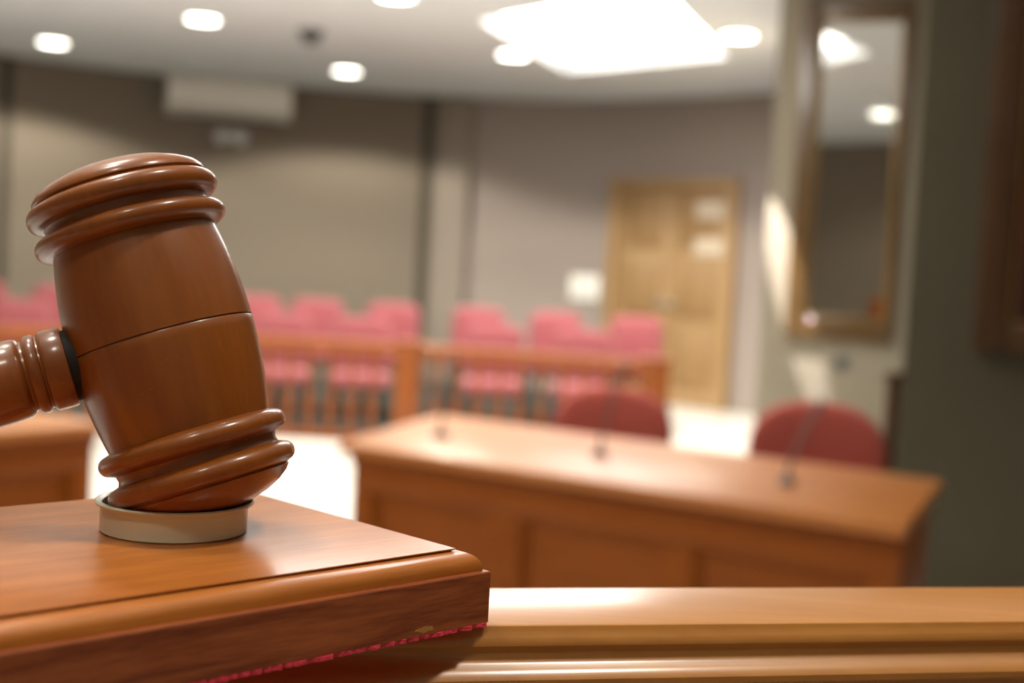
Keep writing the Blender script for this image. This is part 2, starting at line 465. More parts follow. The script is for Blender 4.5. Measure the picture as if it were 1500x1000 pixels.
# narrow picture spot that throws the slanting streak on the mirror wall
s_top = at_plane(1106, 215, WA0, WA_N); s_bot = at_plane(1204, 605, WA0, WA_N)
s_dir = (s_top - s_bot).normalized()
s_mid = (s_top + s_bot) / 2
lamp_dir = (s_dir * math.cos(R(24)) + WA_N * math.sin(R(24))).normalized()
lamp_pos = s_mid + lamp_dir * ((CEIL - 0.06 - s_mid.z) / lamp_dir.z)
t = tag(empty('picture_spotlight', (lamp_pos.x, lamp_pos.y, CEIL)), 'small ceiling spotlight aimed down the mirror wall', 'light')
lathe('canopy', [(0, 0), (0.04, 0), (0.04, -0.01), (0, -0.012)], M_WHITE, t, n=24)
lathe('barrel', [(0.018, -0.012), (0.024, -0.016), (0.026, -0.05), (0.021, -0.05), (0.019, -0.02)], M_WHITE, t, n=24, closed=True)
ld = bpy.data.lights.new('picture_beam', 'SPOT')
ld.energy = 1250; ld.color = (1, 0.95, 0.97); ld.spot_size = R(16); ld.spot_blend = 0.35; ld.shadow_soft_size = 0.006
lo = bpy.data.objects.new('picture_beam', ld); COL.objects.link(lo)
lo.parent = t
lo.location = (0, 0, -0.062)
zz = lamp_dir; yy = (s_dir - zz * s_dir.dot(zz)).normalized(); xx = yy.cross(zz)
rm = Matrix((xx, yy, zz)).transposed()
lo.rotation_mode = 'QUATERNION'; lo.rotation_quaternion = rm.to_quaternion()
lo.scale = (0.36, 1, 1)     # shuttered beam: narrow and tall

# ------------------------------------------------------------------ judge's bench rail
S = 0.38 / F_PX
RING = at_depth(255, 775, 0.38)
ZB = RING.z                      # top face of the sound block
ZR = ZB - 0.0218                 # top of the bench rail
f0, f1 = at_z(720, 860, ZR), at_z(1500, 858.5, ZR)
n0, n1 = at_z(720, 916, ZR), at_z(1500, 912, ZR)
rd = (f1 - f0).normalized(); ro = Vector((rd.y, -rd.x, 0))
wid = (n0 - f0).dot(ro)
t = tag(empty('judge_bench', (f0.x, f0.y, 0)), 'honey-coloured wooden judge\'s bench with a moulded top rail', 'bench')
prof = [(0.0, -0.0012), (0.0012, 0.0), (wid - 0.0012, 0.0), (wid - 0.0004, -0.0003), (wid, -0.0011), (wid + 0.0003, -0.0018), (wid + 0.0012, -0.0030), (wid + 0.0020, -0.0044),
        (wid + 0.0021, -0.0054), (wid + 0.0013, -0.0062), (wid + 0.0009, -0.0076), (wid + 0.0014, -0.0092), (wid + 0.0026, -0.0104), (wid + 0.0044, -0.0114), (wid + 0.0060, -0.0127), (wid + 0.0068, -0.0138),
        (wid + 0.0068, -0.0156), (wid + 0.0055, -0.0166), (wid - 0.002, -0.0170), (wid - 0.002, -0.024), (0.010, -0.024), (0.010, -0.018), (0.002, -0.014), (0.0, -0.010)]
o = sweep_profile('top_rail', prof, Vector((0, 0, ZR)) - rd * 1.6, rd, 3.6, M_BENCH, t)
bm = bmesh.new()
pa = [(0.012, 0.0), (0.012, ZR - 0.024), (wid - 0.004, ZR - 0.024), (wid - 0.004, 0.0)]
sweep_profile('front_board', pa, -rd * 1.6, rd, 3.6, M_DESK, t)
bm.free()

# ------------------------------------------------------------------ sound block, ring, gavel
K = at_z(667, 802.5, ZB)
ba = Vector((math.cos(R(45)), math.sin(R(45)), 0)); bb = Vector((-ba.y, ba.x, 0))
LA, LB = 0.165, 0.1137
cen = K - ba * (LA / 2) + bb * (LB / 2)
t = tag(empty('sound_block', (cen.x, cen.y, ZR), R(45)), 'reddish wooden gavel block with moulded edge resting across the bench rail', 'gavel block')
HB = ZB - ZR
def rect_loops(bm, loops, la, lb, cap_top=True, cap_bot=True):
    rings = []
    for off, z in loops:
        x, y = la / 2 + off, lb / 2 + off
        rings.append([bm.verts.new(v) for v in ((-x, -y, z), (x, -y, z), (x, y, z), (-x, y, z))])
    for a, b2 in zip(rings, rings[1:]):
        for i in range(4):
            bm.faces.new((a[i], a[(i + 1) % 4], b2[(i + 1) % 4], b2[i]))
    if cap_bot: bm.faces.new(rings[0][::-1])
    if cap_top: bm.faces.new(rings[-1])
bm = bmesh.new()
rect_loops(bm, [(-0.0008, HB - 0.0075), (-0.0008, HB - 0.0008), (0.0, HB - 0.0004), (0.0, HB - 0.00005), (-0.0002, HB)], LA, LB)
from_bm('top_board', bm, M_BLOCK, t)
bm = bmesh.new()
lp = [(-0.004, HB - 0.0078), (0.0057, HB - 0.0078), (0.0057, HB - 0.0058)]
for i in range(9):
    a = math.pi / 2 * i / 8
    lp.append((0.0006 + 0.0050 * math.cos(a), HB - 0.0052 + 0.0043 * math.sin(a)))
lp += [(-0.0008, HB - 0.0009)]
rect_loops(bm, lp, LA, LB)
from_bm('moulding', bm, M_BLOCK, t, angle=40)
bm = bmesh.new()
rect_loops(bm, [(0.0070, 0.0010), (0.0073, 0.0013), (0.0073, HB - 0.0064), (0.0070, HB - 0.0060), (0.0050, HB - 0.0059)], LA, LB)
from_bm('base_board', bm, M_BLOCKSIDE, t)
# ragged red felt pad underneath
bm = bmesh.new()
x, y = LA / 2 + 0.0073, LB / 2 + 0.0073
edge = []
rnd = random.Random(3)
for (ax, ay), (bx, by) in (((-x, -y), (x, -y)), ((x, -y), (x, y)), ((x, y), (-x, y)), ((-x, y), (-x, -y))):
    nseg = 150
    for i in range(nseg):
        k = i / nseg
        px_, py_ = ax + (bx - ax) * k, ay + (by - ay) * k
        j = rnd.uniform(-0.0006, 0.0007)
        edge.append((px_ * (1 + j / x), py_ * (1 + j / y), rnd.uniform(-0.00018, 0.0)))
lo_v = [bm.verts.new((ex, ey, 0.00022 + ez)) for ex, ey, ez in edge]
hi_v = [bm.verts.new((ex, ey, 0.0012)) for ex, ey, ez in edge]
for i in range(len(edge)):
    j = (i + 1) % len(edge)
    bm.faces.new((lo_v[i], lo_v[j], hi_v[j], hi_v[i]))
bm.faces.new(hi_v); bm.faces.new(lo_v[::-1])
from_bm('felt_pad', bm, M_FELT, t, smooth=False)['label'] = 'ragged red felt pad under the block'

# chipped varnish on the near face of the base board
fp = K - bb * 0.0073
vc = at_plane(622, 922, fp, bb); vloc = Matrix.Rotation(-R(45), 3, 'Z') @ (vc - Vector((cen.x, cen.y, ZR)))
bm = bmesh.new(); rnd = random.Random(11)
rim = []
for i in range(18):
    a = 2 * math.pi * i / 18; k_ = rnd.uniform(0.65, 1.1)
    rim.append((0.0034 * math.cos(a) * k_, 0.0009 * math.sin(a) * k_))
fr_ = [bm.verts.new((vloc.x + x_, vloc.y - 0.00006, vloc.z + z_)) for x_, z_ in rim]
bk_ = [bm.verts.new((vloc.x + x_ * 1.1, vloc.y + 0.0002, vloc.z + z_ * 1.1)) for x_, z_ in rim]
bm.faces.new(fr_); bm.faces.new(bk_[::-1])
for i in range(18): bm.faces.new((fr_[i], bk_[i], bk_[(i + 1) % 18], fr_[(i + 1) % 18]))
from_bm('varnish_chip', bm, M_BENCH, t)['label'] = 'small pale chip in the varnish'

# gavel: axis from the lower bead to the upper bead
gb = at_depth(297, 695, 0.379)
gt_dir = at_depth(176, 291, 0.379)
axis = (gt_dir - gb); axis.y = axis.z * math.tan(R(4.6)); axis.normalize()
s = 0.379 / F_PX
def bead(rc, zc, rr, hh, n=10, a0=-80, a1=80):
    return [((rc + rr * math.cos(R(a0 + (a1 - a0) * i / n))) * s, (zc + hh * math.sin(R(a0 + (a1 - a0) * i / n))) * s) for i in range(n + 1)]
lower_cap = [(0, -62 * s), (30 * s, -60.5 * s), (60 * s, -55 * s), (85 * s, -47 * s), (105 * s, -37 * s), (118 * s, -27 * s), (124 * s, -19 * s), (122.5 * s, -16.5 * s)]
lower_cap += bead(124, 0, 14, 14.5) + [(118 * s, 17.5 * s), (116 * s, 24 * s), (118 * s, 31.5 * s)] + bead(124, 49, 14, 14.5) + [(118 * s, 66 * s)]
body_lo, body_hi = [], []
def body_r(tt):
    k = (tt - 210) / 145
    return (133.5 - 15.5 * abs(k) ** 2.1)
for i in range(13):
    tt = 66 + (205.6 - 66) * i / 12
    body_lo.append((body_r(tt) * s, tt * s))
for i in range(13):
    tt = 209.4 + (356 - 209.4) * i / 12
    body_hi.append((body_r(tt) * s, tt * s))
seam = [(132.6 * s, 207.0 * s), (129.5 * s, 207.6 * s), (129.5 * s, 208.9 * s), (133.2 * s, 209.2 * s)]
upper_cap = [(118 * s, 356 * s)] + bead(126, 372, 13.5, 13.5) + [(120 * s, 387 * s), (118 * s, 394 * s), (119 * s, 400 * s)] + bead(126, 416, 13.5, 15) + [(124.5 * s, 433 * s), (127 * s, 436 * s), (126 * s, 441 * s), (119 * s, 449 * s), (105 * s, 457 * s), (82 * s, 466 * s), (52 * s, 473 * s), (24 * s, 476.5 * s), (0, 477.5 * s)]
q = Vector((0, 0, 1)).rotation_difference(axis)
# lowest point of the head -> rest it on the floor of the ring's dish
def low_point(prof):
    best = 9
    for r_, z_ in prof:
        for i in range(0, 360, 5):
            v_ = q @ Vector((r_ * math.cos(R(i)), r_ * math.sin(R(i)), z_))
            best = min(best, (gb + v_).z)
    return best
low = low_point(lower_cap)
RING_TOP = ZB + 0.0088
dish = min(low - 0.00005, RING_TOP - 0.002)
print('GAVEL low over block', (low - ZB) * 1000, 'ring top', (RING_TOP - ZB) * 1000)
g = tag(empty('gavel', gb), 'polished brown wooden gavel leaning with its head on the pale ring', 'gavel')
g.rotation_mode = 'QUATERNION'; g.rotation_quaternion = q
lathe('striking_cap', lower_cap, M_GAVEL, g, n=96, angle=50)
lathe('head', body_lo + seam + body_hi, M_GAVEL, g, n=96, angle=40)
lathe('striking_cap', upper_cap, M_GAVEL, g, n=96, angle=50)
# handle
hw = Vector((-math.cos(R(16)), -math.sin(R(16)), 0)); hw = (hw - axis * hw.dot(axis)).normalized()
hl = q.inverted() @ hw
xf = Matrix.Translation((0, 0, 205 * s)) @ Vector((0, 0, 1)).rotation_difference(hl).to_matrix().to_4x4()
lathe('gap_shade_disc', [(r_ * s, z_ * s) for r_, z_ in ((0, 112), (52, 112), (52, 136), (0, 136))], M_GAPSHADE, g, n=48, xf=xf)  # added dark disc, stands in for the shade between collar and head
hp = [(0, 130), (34, 130), (34, 135), (50, 135.2), (57.5, 137), (58.5, 142), (58.5, 164), (57, 168), (52.5, 170.5), (52.5, 172.5), (56, 174), (57.5, 178), (57.5, 184), (55.5, 189), (51, 192), (51, 195), (55, 197.5), (57.5, 203), (58.5, 215), (59.5, 235), (60, 255), (59, 266), (55, 272), (49, 275), (47, 280), (49, 285), (54, 291), (58, 302), (60, 330), (58, 400), (52, 520), (48, 680), (50, 800), (56, 900), (60, 960), (57, 1010), (45, 1040), (20, 1052), (0, 1054)]
lathe('handle', [(r_ * s, z_ * s) for r_, z_ in hp], M_GAVEL, g, n=64, xf=xf, angle=45)

# pale ring
t = tag(empty('striking_ring', (RING.x, RING.y, ZB)), 'pale ivory round striking ring on the block under the gavel', 'striking ring')
H = RING_TOP - ZB; D = dish - ZB
lathe('ring', [(0, 0.0), (0.0200, 0.0), (0.0205, 0.0004), (0.0205, H - 0.0022), (0.0208, H - 0.0016), (0.0219, H - 0.0009), (0.0221, H - 0.0004), (0.0217, H), (0.0206, H - 0.0001), (0.0200, H - 0.0007), (0.0197, D + 0.0004), (0.0192, D), (0, D)], M_IVORY, t, n=96, angle=40)

# ------------------------------------------------------------------ counsel desks
def desk(name, FL, FR, BR, BL, label, stile_us, z_top=0.75, over=0.055):
    """four top corners (front = towards the judge); panelled front"""
    FL, FR, BR, BL = [Vector((p[0], p[1], 0)) for p in (FL, FR, BR, BL)]
    c = (FL + FR + BR + BL) / 4
    d = (FR - FL).normalized()
    rz = math.atan2(d.y, d.x)
    t = tag(empty(name, c, rz), label, 'desk')
    Mi = Matrix.Rotation(-rz, 3, 'Z')
    fl, fr, br, bl = [Mi @ (p - c) for p in (FL, FR, BR, BL)]
    prism('desk_top', [p[:2] for p in (fl, fr, br, bl)], z_top - 0.035, z_top, M_DESKTOP, t, bevel=0.006)
    def ins(p):
        return Vector((p.x - math.copysign(0.022, p.x), p.y - math.copysign(over, p.y), 0))
    poly = [ins(p) for p in (fl, fr, br, bl)]
    y0 = fl.y + over; x0, x1 = poly[0].x, poly[1].x
    # carcass: back frame behind the panels, two ends
    prism('cornice', [(x0 - 0.006, y0 - 0.012), (x1 + 0.006, y0 - 0.012), (x1 + 0.006, y0 + 0.02), (x0 - 0.006, y0 + 0.02)], z_top - 0.075, z_top - 0.035, M_DESK, t, bevel=0.008)
    zt, zb = z_top - 0.075, 0.0
    prism('top_frame_rail', [(x0, y0), (x1, y0), (x1, y0 + 0.03), (x0, y0 + 0.03)], zt - 0.085, zt, M_DESK, t, bevel=0.003)
    prism('bottom_frame_rail', [(x0, y0), (x1, y0), (x1, y0 + 0.03), (x0, y0 + 0.03)], zb, zb + 0.11, M_DESK, t, bevel=0.003)
    us = [(0.0, 0.045)] + stile_us + [(0.955, 1.0)]
    L = x1 - x0
    for a, b2 in us:
        prism('stile', [(x0 + L * a, y0), (x0 + L * b2, y0), (x0 + L * b2, y0 + 0.03), (x0 + L * a, y0 + 0.03)], zb + 0.11, zt - 0.085, M_DESK, t, bevel=0.003)
    for (a0, a1), (b0, b1) in zip(us, us[1:]):
        xa, xb = x0 + L * a1, x0 + L * b0
        pn = prism('panel', [(xa - 0.005, y0 + 0.026), (xb + 0.005, y0 + 0.026), (xb + 0.005, y0 + 0.034), (xa - 0.005, y0 + 0.034)], zb + 0.105, zt - 0.08, M_DESK, t)
        bm = bmesh.new()
        zc0, zc1 = zb + 0.11, zt - 0.085
        for (cx_, cz_, sx_, sz_) in (((xa + xb) / 2, zc1 - 0.009, xb - xa, 0.018), ((xa + xb) / 2, zc0 + 0.009, xb - xa, 0.018), (xa + 0.009, (zc0 + zc1) / 2, 0.018, zc1 - zc0 - 0.036), (xb - 0.009, (zc0 + zc1) / 2, 0.018, zc1 - zc0 - 0.036)):
            add_box(bm, (cx_, y0 + 0.019, cz_), (sx_, 0.014, sz_), 0.004)
        from_bm('panel_bead', bm, M_DESK, pn)
    # ends
    def end(pf, pb, sgn):
        a = Vector((pf.x, y0 + 0.031, 0)); b2 = Vector((pb.x, pb.y, 0))
        dd = (b2 - a).normalized(); nn = Vector((dd.y, -dd.x, 0)) * sgn
        prism('end_panel', [(a + nn * 0)[:2], (b2)[:2], (b2 - nn * 0.03)[:2], (a - nn * 0.03)[:2]], 0, z_top - 0.036, M_DESK, t, bevel=0.003)
    end(poly[1], poly[2], 1); end(poly[0], poly[3], -1)
    return t
FL, FR = at_z(496, 647, 0.75), at_z(1326, 771, 0.75)
BR, BL = at_z(1381, 703, 0.75), at_z(640, 606, 0.75)
def front_u(px, py=780):
    n_ = Vector((-(FR - FL).y, (FR - FL).x, 0)); v_ = at_plane(px, py, FL, n_)
    return (v_ - FL).dot((FR - FL)) / (FR - FL).length_squared
st = [(front_u(690, 740), front_u(748, 740)), (front_u(966, 790), front_u(1008, 790))]
desk('counsel_desk', FL, FR, BR, BL, 'long wooden counsel desk with panelled front and three microphones on it', st)
LR = at_z(162, 619.3, 0.75); LL = at_z(0, 632, 0.75)
ld_ = (LL - LR).normalized()
LL2 = LR + ld_ * 1.95
ln_ = Vector((ld_.y, -ld_.x, 0))
if ln_.x > 0: ln_ = -ln_
desk('counsel_desk', LL2, LR, LR + ln_ * 0.85 + ld_ * 0.03, LL2 + ln_ * 0.85, 'wooden counsel desk without microphones, across the floor from the other desk', [(0.32, 0.355), (0.645, 0.68)])

# microphones
def microphone(base, tip, lean, label):
    b0 = at_z(*base, 0.75)
    t = tag(empty('gooseneck_microphone', b0), label, 'microphone', 'gooseneck microphones on the desk')
    d = ray(*tip); tp = EYE + d * (b0.y + 0.03) / d.y
    v = tp - b0
    lathe('base', [(0, 0), (0.026, 0), (0.028, 0.004), (0.026, 0.012), (0.016, 0.026), (0.008, 0.030), (0, 0.031)], M_GREY, t, n=28)
    pts = []
    for i in range(13):
        k = i / 12
        pts.append(Vector((v.x * k ** 1.25, v.y * k, 0.028 + (v.z - 0.028) * k ** 0.95)))
    tube('gooseneck', pts, 0.0055, M_GREY, t)
    e = (pts[-1] - pts[-2]).normalized()
    tube('capsule', [pts[-1], pts[-1] + e * 0.008, pts[-1] + e * 0.035, pts[-1] + e * 0.05], [0.007, 0.010, 0.0105, 0.005], M_GREY, t, n=12)
microphone((645, 641), (664, 540), 0, 'gooseneck microphone at the desk end beside the gallery post')
microphone((878, 668), (912, 548), 0, 'gooseneck microphone in the middle of the desk, before a red chair')
microphone((1152, 710), (1194, 604), 0, 'gooseneck microphone near the desk end by the dark wall')

# ------------------------------------------------------------------ red office chairs behind the desk
def office_chair():
    t = empty('desk_chair')
    bm = bmesh.new()
    cushion(bm, superrect(0.52, 0.50, 0.93, 2.5, 5.0), 0.075, puff=0.25, mat=Matrix.Translation((0, 0.23, 0)) @ Matrix.Rotation(R(-6), 4, 'X'), bend=0.45)
    from_bm('backrest', bm, M_RED, t, angle=60)
    bm = bmesh.new()
    cushion(bm, superrect(0.50, 0.515, 0.915, 2.5, 5.0), 0.03, puff=0.0, mat=Matrix.Translation((0, 0.278, 0)) @ Matrix.Rotation(R(-6), 4, 'X'), bend=0.45)
    from_bm('back_shell', bm, M_BLACK, t, angle=60)
    bm = bmesh.new()
    cushion(bm, [(x, z) for x, z in superrect(0.50, -0.24, 0.24, 4, 4)], 0.09, puff=0.2, mat=Matrix.Translation((0, 0.0, 0.46)) @ Matrix.Rotation(R(-90), 4, 'X'))
    from_bm('seat', bm, M_RED, t, angle=60)
    tube('back_bar', [(0, 0.12, 0.42), (0, 0.27, 0.43), (0, 0.33, 0.50), (0, 0.315, 0.66)], 0.018, M_BLACK, t)
    tube('column', [(0, 0, 0.10), (0, 0, 0.25), (0, 0, 0.251), (0, 0, 0.42)], [0.028, 0.028, 0.018, 0.018], M_STEEL, t, n=16)
    for sx in (-1, 1):
        tube('armrest', [(sx * 0.20, 0.05, 0.42), (sx * 0.30, 0.05, 0.43), (sx * 0.31, 0.05, 0.60), (sx * 0.31, 0.0, 0.65), (sx * 0.31, -0.16, 0.65)], 0.016, M_BLACK, t)
    for k in range(5):
        a = R(90 + 72 * k)
        lg = tube('base_leg', [(0.02 * math.cos(a), 0.02 * math.sin(a), 0.12), (0.16 * math.cos(a), 0.16 * math.sin(a), 0.095), (0.29 * math.cos(a), 0.29 * math.sin(a), 0.075)], [0.024, 0.02, 0.014], M_BLACK, t)
        xf2 = Matrix.Translation((0.29 * math.cos(a), 0.29 * math.sin(a), 0.03)) @ Matrix.Rotation(a + R(90), 4, 'Z') @ Matrix.Rotation(R(90), 4, 'Y')
        lathe('caster', [(0, -0.02), (0.026, -0.02), (0.03, -0.014), (0.03, 0.014), (0.026, 0.02), (0, 0.02)], M_BLACK, lg, n=16, xf=xf2)
    return t
def put_at(o, x, y, rz, z=0.0):
    o.location = (x, y, z); o.rotation_euler = (0, 0, rz)
ch1 = office_chair()
c1 = at_z(897, 571, 0.925); c2 = at_z(1195, 588, 0.925)
D1, D2 = 5.35, 4.95
p1 = at_depth(874, 600, D1); p2 = at_depth(1168, 600, D2)
def face_cam(p): return math.atan2(p.x, -p.y) + math.pi
put_at(ch1, p1.x, p1.y - 0.23, R(-14))
ch1.scale = (0.96, 1, 0.97)
tag(ch1, 'round-topped red desk chair next to the gallery bar post', 'chair', 'red chairs behind the counsel desk')
ch2 = copy_tree(ch1)
put_at(ch2, p2.x, p2.y - 0.23, R(-18)); ch2.scale = (0.98, 1, 0.99)
ch2['label'] = 'round-topped red desk chair below the tall mirror'

# slim wooden post by the chair
v = at_depth(1309, 560, 5.5)
t = tag(empty('wooden_post', (v.x, v.y, 0)), 'slim dark wooden post standing beside the red chair by the dark wall', 'post')
pz = EYE.z - (545 - 425) * 5.5 / F_PX
box('shaft', (0, 0, (pz - 0.03) / 2), (0.05, 0.05, pz - 0.03), M_FRAMED, t, bevel=0.004)
box('cap', (0, 0, pz - 0.015), (0.07, 0.07, 0.03), M_FRAMED, t, bevel=0.008)
box('foot', (0, 0, 0.03), (0.085, 0.085, 0.06), M_FRAMED, t, bevel=0.008)

# ------------------------------------------------------------------ gallery bar (balustrade)
BAR_Z = 0.79
bar_px = [(-60, 474), (20, 477), (200, 483), (390, 491), (600, 503), (790, 515), (960, 528)]
bar = [at_z(*q_, BAR_Z) for q_ in bar_px]
bpath = [Vector((x, y, 0)) for x, y in catmull([(p_.x, p_.y) for p_ in bar], 10)]
origin = bpath[len(bpath) // 2]
t = tag(empty('gallery_bar', origin), 'brown wooden bar railing with balusters in front of the pink seats', 'railing')
def strip_sweep(name, path, w, z0, z1, mat, parent, crown=0.0):
    bm = bmesh.new(); rings = []
    for i, p_ in enumerate(path):
        tt = (path[min(i + 1, len(path) - 1)] - path[max(i - 1, 0)]).normalized(); nn = Vector((-tt.y, tt.x, 0))
        r_ = []
        for o_, z_ in ((-w / 2, z0 + 0.01), (-w / 2 + 0.01, z0), (w / 2 - 0.01, z0), (w / 2, z0 + 0.01), (w / 2, z1 - 0.015), (w / 2 - 0.02, z1), (-w / 2 + 0.02, z1), (-w / 2, z1 - 0.015)):
            r_.append(bm.verts.new(p_ - origin + nn * o_ + Vector((0, 0, z_))))
        rings.append(r_)
    for a, b2 in zip(rings, rings[1:]):
        for k in range(8):
            bm.faces.new((a[k], a[(k + 1) % 8], b2[(k + 1) % 8], b2[k]))
    bm.faces.new(rings[0]); bm.faces.new(rings[-1][::-1])
    return from_bm(name, bm, mat, parent)
strip_sweep('handrail', bpath, 0.12, BAR_Z - 0.085, BAR_Z, M_BAR, t)
strip_sweep('bottom_rail', bpath, 0.07, 0.07, 0.13, M_BAR, t)
lens = [0.0]
for a, b2 in zip(bpath, bpath[1:]): lens.append(lens[-1] + (b2 - a).length)
def along(sd):
    for i in range(len(bpath) - 1):
        if lens[i + 1] >= sd:
            k = (sd - lens[i]) / (lens[i + 1] - lens[i]); return bpath[i].lerp(bpath[i + 1], k), math.atan2((bpath[i + 1] - bpath[i]).y, (bpath[i + 1] - bpath[i]).x)
    return bpath[-1], 0.0
post_xy = []
for pxx, wpx in ((600, 0.17), (962, 0.20), (205, 0.17), (-60, 0.17)):
    best = min(bpath, key=lambda p_: abs(p_.x / p_.y - ray(pxx, 520).x / ray(pxx, 520).y))
    post_xy.append(best)
    po = box('newel_post', (best.x - origin.x, best.y - origin.y, (BAR_Z - 0.005) / 2), (wpx, wpx, BAR_Z - 0.005), M_BAR, t, bevel=0.012, rz=R(-5))
    box('post_cap', (best.x - origin.x, best.y - origin.y, BAR_Z + 0.006), (wpx + 0.03, wpx + 0.03, 0.03), M_BAR, po, bevel=0.008, rz=R(-5))
bprof = [(r_ * 1.2, z_) for r_, z_ in [(0, 0.13), (0.024, 0.13), (0.024, 0.20), (0.016, 0.215), (0.022, 0.23), (0.028, 0.30), (0.024, 0.38), (0.015, 0.46), (0.013, 0.55), (0.017, 0.60), (0.022, 0.615), (0.024, 0.63), (0.024, BAR_Z - 0.085), (0, BAR_Z - 0.085)]]
bal_me = None
sd = 0.10
while sd < lens[-1]:
    p_, h_ = along(sd); sd += 0.15
    if min((p_ - q_).length for q_ in post_xy) < 0.13: continue
    if bal_me is None:
        o = lathe('baluster', bprof, M_BAR, t, n=14); bal_me = o.data
    else:
        o = bpy.data.objects.new('baluster', bal_me); COL.objects.link(o); o.parent = t
    o.location = (p_.x - origin.x, p_.y - origin.y, 0)

# ------------------------------------------------------------------ gallery seats
RISER = 0.10
rp = [at_z(*q_, 0.0) for q_ in ((-80, 560), (200, 566), (470, 575), (700, 583), (960, 592))]
def gallery_chair():
    t = empty('gallery_chair')
    bm = bmesh.new()
    cushion(bm, superrect(0.47, 0.46, 0.90, 5, 6), 0.085, puff=0.25, mat=Matrix.Translation((0, 0.20, 0)) @ Matrix.Rotation(R(-7), 4, 'X'), bend=0.2)
    from_bm('backrest', bm, M_PINK, t, angle=60)
    bm = bmesh.new()
    cushion(bm, superrect(0.50, -0.24, 0.24, 5, 5), 0.10, puff=0.2, mat=Matrix.Translation((0, -0.02, 0.42)) @ Matrix.Rotation(R(-90), 4, 'X'))
    from_bm('seat', bm, M_PINK, t, angle=60)
    for sx in (-1, 1):
        tube('back_post', [(sx * 0.17, 0.20, 0.36), (sx * 0.17, 0.262, 0.50), (sx * 0.17, 0.285, 0.74)], 0.014, M_BLACK, t, n=8)
        for y in (-0.20, 0.18):
            tube('leg', [(sx * 0.20, y, 0.37), (sx * 0.225, y * 1.15, 0.0)], [0.016, 0.013], M_BLACK, t, n=8)
    bm = bmesh.new()
    add_box(bm, (0, -0.02, 0.355), (0.44, 0.42, 0.03), 0.006)
    from_bm('seat_frame', bm, M_BLACK, t)
    return t
proto = None
def seat(px, py, ztop, zfloor, label, group, d=None):
    global proto
    v = at_z(px, py, ztop)
    if d is not None: v = at_depth(px, py, d)
    if proto is None:
        proto = gallery_chair(); o = proto
    else:
        o = copy_tree(proto)
    put_at(o, v.x, v.y - 0.2, math.atan2(-v.x, v.y) * 0.7, zfloor)
    tag(o, label, 'chair', group)
rear = [(-24, 424), (94, 428), (378, 432), (468, 440), (578, 449), (702, 455), (814, 461), (932, 465)]
for i, (px, py) in enumerate(rear):
    lab = ['pink upholstered chair at the end of the raised rear row furthest from the oak door', 'pink upholstered rear-row chair second from the row end furthest from the door', 'pink upholstered rear-row chair, sixth from the oak door', 'pink upholstered rear-row chair, fifth from the oak door', 'pink upholstered rear-row chair in front of the dark joint strip', 'pink upholstered rear-row chair in front of the pilaster', 'pink upholstered rear-row chair next to the one before the oak door', 'pink upholstered rear-row chair standing in front of the oak door'][i]
    seat(px, py, 0.985, RISER, lab, 'pink chairs in the rear gallery row', 11.75)
front = [(38, 462), (418, 462), (534, 472), (727, 482), (856, 490)]
for i, (px, py) in enumerate(front):
    lab = ['lower pink front-row chair standing furthest from the oak door', 'lower pink front-row chair, fourth from the oak door', 'lower pink front-row chair behind the bar beside the middle newel post', 'lower pink front-row chair, second from the oak door', 'lower pink front-row chair behind the bar end near the oak door'][i]
    seat(px, py, 0.905, 0.0, lab, 'pink chairs in the front gallery row', 10.75)
struct(prism('floor_gallery_carpet', [(-6.98, 10.3), at_depth(985, 560, 10.25)[:2], at_depth(985, 560, 13.6)[:2]] + [(x_, y_ - 0.01) for x_, y_ in reversed(BACK) if -6.9 < x_ < 0.75], 0.0, 0.008, M_RISER), 'dark teal carpet under the gallery seats')
# carpeted riser below the rear row
v = [at_depth(x, 560, 11.25) for x in (-90, 980)]
w_ = [at_depth(x, 560, 12.6) for x in (-90, 985)]
struct(prism('trim_4', [v[0][:2], v[1][:2], w_[1][:2], w_[0][:2]], 0.0, RISER, M_RISER, bevel=0.006), 'dark teal carpeted riser under the rear row of seats')

# ------------------------------------------------------------------ things on the far wall
# double door
pa_, ha = back_at(901); pb_, hb_ = back_at(1084)
dv = pb_ - pa_; dw = dv.length; dh = math.atan2(dv.y, dv.x)
DH = 2.40
dn = Vector((dv.y, -dv.x, 0)).normalized()
mid = (pa_ + pb_) / 2 + dn * 0.03
t = struct(empty('door_1', mid, dh), 'double oak door with papers taped on it')
bm = bmesh.new()
for sx in (-1, 1): add_box(bm, (sx * (dw / 2 - 0.05), 0.0, DH / 2), (0.10, 0.16, DH), 0.008)
add_box(bm, (0, 0.0, DH - 0.05), (dw - 0.2, 0.16, 0.10), 0.008)
from_bm('door_frame', bm, M_DOOR, t)
lw = (dw - 0.2) / 2
for sx in (-1, 1):
    lf = box('door_leaf', (sx * lw / 2, 0.02, (DH - 0.1) / 2 + 0.004), (lw - 0.012, 0.045, DH - 0.116), M_DOOR, t, bevel=0.004)
    for z0, z1 in ((0.18, 0.78), (0.92, 1.52), (1.66, 2.18)):
        bm = bmesh.new()
        xw = lw - 0.24
        add_box(bm, (sx * lw / 2, -0.006, (z0 + z1) / 2), (xw, 0.012, z1 - z0), 0.004)
        add_box(bm, (sx * lw / 2, -0.012, (z0 + z1) / 2), (xw - 0.1, 0.02, z1 - z0 - 0.1), 0.008)
        from_bm('door_panel', bm, M_DOORP, lf)
    lathe('door_knob', [(0, 0), (0.03, 0), (0.03, 0.008), (0.014, 0.014), (0.014, 0.035), (0.034, 0.05), (0.038, 0.066), (0.026, 0.082), (0, 0.086)], M_STEEL, lf, n=20, xf=Matrix.Translation((sx * 0.075 - 0.03, -0.003, 1.08)) @ Matrix.Rotation(R(90), 4, 'X'))
